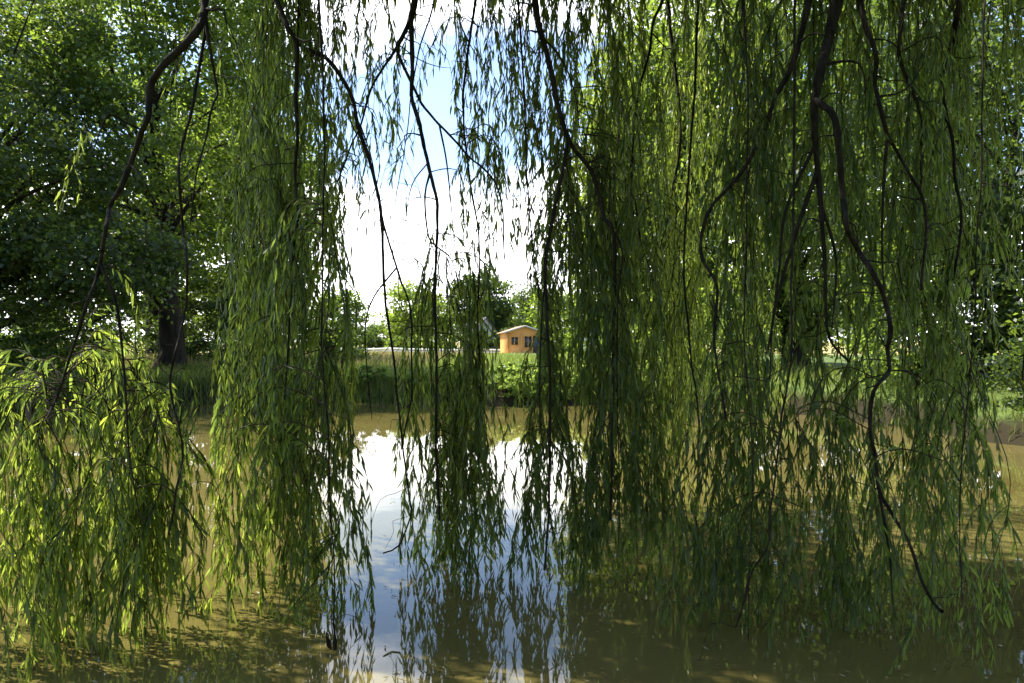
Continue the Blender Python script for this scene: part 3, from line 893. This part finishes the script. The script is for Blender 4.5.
# --- the curtain right of it
branch([(262, -30), (280, 10), (288, 30), (297, 45), (296, 100), (298, 140), (295, 170), (297, 215), (292, 260), (290, 330), (285, 400)], 4.6, (7, 2),
       [(250, 328, -10, 300, 18, 1.15), (232, 332, 190, 440, 13, 1.0, .15), (228, 320, 330, 600, 8, 1.0, .5)])
branch([(300, 10), (300, 45), (325, 58), (343, 82), (352, 100), (357, 125), (368, 155), (377, 190), (383, 228), (385, 300), (393, 360), (400, 420), (404, 456), (410, 500), (411, 515), (400, 545), (384, 553)],
       4.9, (6, 2), [(305, 338, -10, 230, 6, .8), (310, 338, 150, 330, 4, .8)], top=True)
branch([(318, -30), (322, 60), (325, 150), (322, 250), (322, 340), (328, 430), (330, 520), (333, 560), (335, 620), (335, 655)], 4.35, (3, 1.6),
       [(270, 344, 230, 590, 11, 1.05, .25), (315, 346, 360, 600, 8, 1.0, .2), (228, 315, 420, 610, 13, 1.0, .5), (331, 340, 545, 668, 4, 1.1, 0, .03)], d2=4.1)
# --- the open middle
branch([(417, -25), (416, 0), (410, 20), (400, 40), (393, 52), (385, 65), (370, 90), (360, 125), (352, 140), (345, 160), (337, 182)], 5.0, (7, 2),
       [(328, 392, -10, 200, 8, .6), (335, 372, 120, 300, 4, .5)], side=[([(397, 50), (420, 60), (440, 67), (455, 68)], (1.6, .8)), ([(360, 125), (372, 160), (378, 200)], (2, 1))])
branch([(412, 20), (414, 45), (412, 75), (411, 95), (418, 120), (425, 150), (430, 172), (436, 200), (436, 228), (436, 300), (436, 350), (437, 456), (440, 520)], 5.0, (6, 3),
       [(422, 490, 320, 585, 17, 1.1, .25), (415, 500, 275, 480, 12, .9, .2), (430, 488, 420, 590, 12, 1.15, .2)], top=False,
       side=[([(430, 172), (425, 195), (427, 228), (432, 243), (448, 255), (455, 270), (462, 305)], (3, 1.6)), ([(424, 150), (412, 185), (405, 225), (402, 260)], (1.8, .8))])
branch([(397, 50), (403, 70), (410, 86), (418, 100), (435, 120), (455, 140), (470, 157), (490, 175), (500, 200), (505, 260)], 5.0, (4.5, 2), [(455, 512, 150, 310, 6, .65)], top=False,
       side=[([(441, 125), (447, 165), (453, 228), (458, 290)], (2.4, 1)), ([(470, 157), (462, 200), (470, 250)], (1.6, .8))])
branch([(384, 225), (388, 240), (396, 270), (410, 310), (412, 360), (412, 400), (403, 440)], 5.0, (3, 2), [(398, 412, 300, 420, 1, .3)], top=False,
       side=[([(395, 270), (380, 288), (370, 305), (365, 330), (367, 370), (372, 420)], (2.4, 1.2))])
branch([(437, -25), (432, 10), (425, 30), (418, 55), (412, 90), (405, 150), (396, 200), (392, 260)], 5.1, (2.4, 1), [(375, 440, -10, 110, 4, .45), (385, 410, 60, 230, 2, .35)])
branch([(480, -25), (470, 40), (462, 100), (470, 180), (480, 250), (478, 330), (480, 400), (478, 480)], 5.2, (3.4, 2),
       [(442, 520, -10, 190, 10, .75), (475, 515, 10, 270, 5, .7), (472, 494, 330, 570, 4, 1.0)])
# --- middle right
branch([(533, -25), (535, 0), (540, 30), (550, 65), (557, 100), (567, 135), (575, 150), (590, 170), (598, 195), (605, 220), (614, 235), (613, 330), (612, 456), (610, 520)], 4.9, (8, 3),
       [(598, 634, 160, 605, 16, 1.15), (602, 632, 400, 605, 11, 1.1), (560, 645, -10, 300, 10, 1.0)], side=[([(545, 38), (562, 60), (575, 95), (580, 135)], (2.4, 1)), ([(606, 222), (622, 250), (618, 300), (617, 380), (619, 470)], (2.2, 1.6))])
branch([(567, 142), (562, 170), (555, 200), (550, 228), (545, 270), (548, 330), (550, 400), (550, 456), (548, 520), (545, 570)], 4.9, (5, 3),
       [(548, 572, 160, 400, 12, 1.1), (536, 566, 400, 612, 14, 1.15), (520, 538, 460, 590, 2, .8)], top=False,
       side=[([(549, 235), (541, 330), (540, 420), (545, 460)], (2.4, 1.6))])
branch([(515, -25), (520, 40), (525, 120), (528, 200), (534, 260), (540, 300)], 5.1, (3, 1.6), [(512, 560, -10, 220, 9, .85), (546, 566, -10, 310, 3, .9)])
branch([(665, -25), (663, 0), (654, 20), (650, 50), (643, 75), (638, 100), (632, 160), (640, 240)], 5.3, (4, 2),
       [(585, 690, -10, 300, 11, .8, .2), (650, 700, 200, 480, 7, .8, .3)], side=[([(653, 38), (662, 44), (672, 55)], (2, 1))])
branch([(700, -25), (696, 60), (690, 150), (684, 250), (690, 350), (699, 420), (697, 480), (696, 520), (700, 560)], 5.0, (3.4, 2), [(662, 705, 260, 520, 7, .95, .3)])
# --- the dense right
branch([(815, -25), (802, 30), (790, 70), (776, 95), (768, 120), (752, 155), (735, 180), (712, 205), (703, 225), (700, 250), (705, 265), (718, 290), (716, 350), (725, 420)], 4.3, (8, 3),
       [(690, 790, -10, 230, 9, 1.0), (715, 762, 220, 630, 9, 1.0), (705, 770, 400, 620, 6, 1.0)])
branch([(842, -25), (838, 0), (828, 40), (820, 72), (815, 110), (818, 170), (822, 228), (825, 280), (828, 330), (836, 348), (850, 362)], 4.2, (15, 3),
       [(765, 865, -10, 300, 19, 1.1), (785, 850, 330, 600, 7, 1.0)], side=[([(818, 170), (800, 220), (785, 270), (775, 310), (768, 350)], (6, 3)), ([(790, 150), (786, 210), (779, 270), (772, 330), (770, 380)], (4, 2)), ([(822, 200), (836, 260), (832, 330)], (4, 2))])
branch([(862, -25), (862, 0), (866, 25), (875, 55), (873, 85), (880, 110), (887, 135), (895, 150), (910, 175), (920, 195), (925, 228), (922, 290)], 4.2, (7, 3),
       [(860, 945, -10, 300, 13, .95), (885, 955, 240, 520, 9, .95)], side=[([(890, 145), (884, 180), (882, 240), (884, 300)], (4, 2)), ([(882, 100), (905, 90), (925, 62)], (3, 1.4))])
branch([(835, 120), (838, 170), (842, 195), (848, 228), (860, 250), (875, 275), (885, 300), (890, 330), (888, 350), (890, 370), (878, 385), (872, 400), (870, 430), (876, 456), (880, 490), (893, 515), (910, 545), (922, 580), (935, 605), (943, 613)], 4.0, (8, 4),
       [(790, 960, 390, 645, 13, 1.0), (850, 960, 330, 610, 6, 1.0)], top=False, side=[([(880, 490), (884, 520), (890, 560), (893, 605)], (4, 2))])
branch([(905, -25), (900, 40), (902, 60), (912, 85), (920, 105), (923, 135), (918, 200)], 4.4, (6, 3), [(895, 970, -10, 330, 9, .9)])
branch([(962, -25), (958, 5), (952, 40), (942, 75), (945, 110), (952, 140), (955, 180), (960, 215), (955, 280)], 4.5, (7, 3), [(925, 1025, -10, 250, 7, .75), (935, 980, 250, 500, 4, .8)])
branch([(1050, -25), (1040, 80), (1030, 180), (1026, 280), (1020, 380)], 4.7, (4, 2), [(995, 1080, -10, 280, 7, .7), (985, 1060, 200, 500, 3, .5)])
branch([(797, -30), (793, 150), (790, 330), (782, 420), (772, 500), (768, 545), (752, 570), (745, 600), (735, 628)], 4.0, (3.5, 2), [(695, 830, 440, 660, 8, .95)])
branch([(985, -30), (981, 140), (975, 300), (968, 400), (960, 500), (962, 600)], 3.7, (2.4, 1.4), [(940, 980, 400, 670, 5, .9), (860, 940, 500, 660, 3, .85)])
branch([(742, -30), (748, 150), (745, 330), (752, 450), (750, 560), (748, 640)], 4.0, (2.6, 1.2), [(715, 790, 540, 675, 4, .8)])
# --- the outer side of the tree, further out over the pond and in the sun
for (x, dd, x0, x1, yb, n) in [(610, 7.2, 585, 650, 370, 8), (672, 7.6, 640, 712, 430, 11), (745, 8.0, 705, 790, 430, 12)]:
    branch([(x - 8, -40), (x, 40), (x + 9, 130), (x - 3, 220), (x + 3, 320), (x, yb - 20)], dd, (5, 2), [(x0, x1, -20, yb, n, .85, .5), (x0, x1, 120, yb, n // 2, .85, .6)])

rng = np.random.default_rng(91)
# --- unseen crown overhead, added and shaped to shade the curtain and near water
cg = Geo()
ncr = 0
while ncr < 2600:
    x, y = rng.uniform(-4.6, 8.5), (rng.uniform(-5, 9.0) if rng.random() < .3 else rng.uniform(3.5, 9.6))
    if x < -1 and y < 3: continue
    if x > -1 and y > 7.4: continue
    if x < -2.2 and y < 5.6 and rng.random() < .7: continue
    z = max(5.3, CAM[2] + .53 * y + .9) + rng.uniform(0, 2.0)
    q_ = np.array([[x, y, z]])
    if vnoise(q_, 1.3, 77)[0] < -.55: ncr += .1; continue
    hang(cg, np.array([x, y, z]), max(z - rng.uniform(.6, 1.6), CAM[2] + .54 * y + .12), .12, .5, side=1.3, llen=.19)
    ncr += 1
for i in range(420):                       # unseen dome behind and beside the viewer, thickened to block sky light
    an = rng.uniform(-.12, 1.12) * math.pi
    ht = rng.uniform(0, 1) ** .8
    rr_ = math.sqrt(max(.05, 1 - ht * ht * .85))
    x, y = 1.2 + 8.4 * rr_ * math.cos(an), -.5 - 7.0 * rr_ * math.sin(an)
    if x < -5.2 and y > -1.5: continue
    z = 3.2 + 5.2 * ht
    hang(cg, np.array([x, y, z]), max(.6, z - rng.uniform(1.2, 2.6)), .15, .5, side=1.6, llen=.19)
for i in range(120):  # extra unseen strands, added to shade the top of the second curtain
    x, y = rng.uniform(-4.6, -1.9), rng.uniform(4.9, 7.2)
    z = CAM[2] + .53 * y + 1.0 + rng.uniform(0, 1.6)
    hang(cg, np.array([x, y, z]), max(z - rng.uniform(.6, 1.6), CAM[2] + .54 * y + .12), .12, .5, side=1.3, llen=.19)
for i in range(700):                       # more unseen shoots overhead, added to darken the right of the curtain
    x, y = rng.uniform(-2.0, 5.5), rng.uniform(4.4, 7.5)
    z = CAM[2] + .53 * y + 1.0 + rng.uniform(0, 1.8)
    hang(cg, np.array([x, y, z]), max(z - rng.uniform(.6, 1.6), CAM[2] + .54 * y + .12), .12, .5, side=1.3, llen=.19)
cg.build('crown', [M['willow_leaf'], M['twig']], W)

# ------------------------------------------------------------------ dead stick in the water
k9 = np.random.default_rng(5)
g = Geo()
b0 = P(336, 648, 4.1); b0[2] = -.12
for q in range(7):
    a = b0 + np.r_[k9.normal(0, .012, 2), 0]
    hgt_ = k9.uniform(.14, .22) if q else .30
    e = a + np.array([k9.normal(0, .025), k9.normal(0, .025), hgt_])
    pth = smooth_path([a, a * .5 + e * .5 + k9.normal(0, .012, 3), e], .03)
    g.tube(pth, np.linspace(.011 if q else .014, .003, len(pth)), 6, knob=.12)
tag(g.build('dead_stick', M['willow_bark']), 'dark dead stick clump poking out of the reflected sky on the pond', 'stick')

# ------------------------------------------------------------------ fallen leaves on the water
fl = Geo()
n = 1000
o = np.c_[rng.uniform(-4, 6.5, n), 3.2 + rng.exponential(2.2, n), np.full(n, .006)]
o = o[shore_dist(o[:, :2]) < -.3]
dd = np.c_[rng.normal(size=(len(o), 2)), np.zeros(len(o))]
d_ = norm(dd); sdv = np.c_[-d_[:, 1], d_[:, 0], np.zeros(len(o))]
ln = rng.uniform(.012, .06, (len(o), 1)); up = np.array([0, 0, 1])
v = np.stack([o - d_ * ln * .5, o + sdv * ln * .12, o + d_ * ln * .5 + up * .008, o - sdv * ln * .12 + up * .004], 1).reshape(-1, 3)
fl.add(v, np.arange(len(o))[:, None] * 4 + np.arange(4)[None])
M['dead'] = leaf_mat('fallen_leaf', [(.25, .20, .07), (.16, .14, .05), (.34, .30, .16)], (.2, .16, .05), .3)
tag(fl.build('fallen_leaves', M['dead']), 'small fallen willow leaves floating on the pond', 'leaves', kind='stuff')
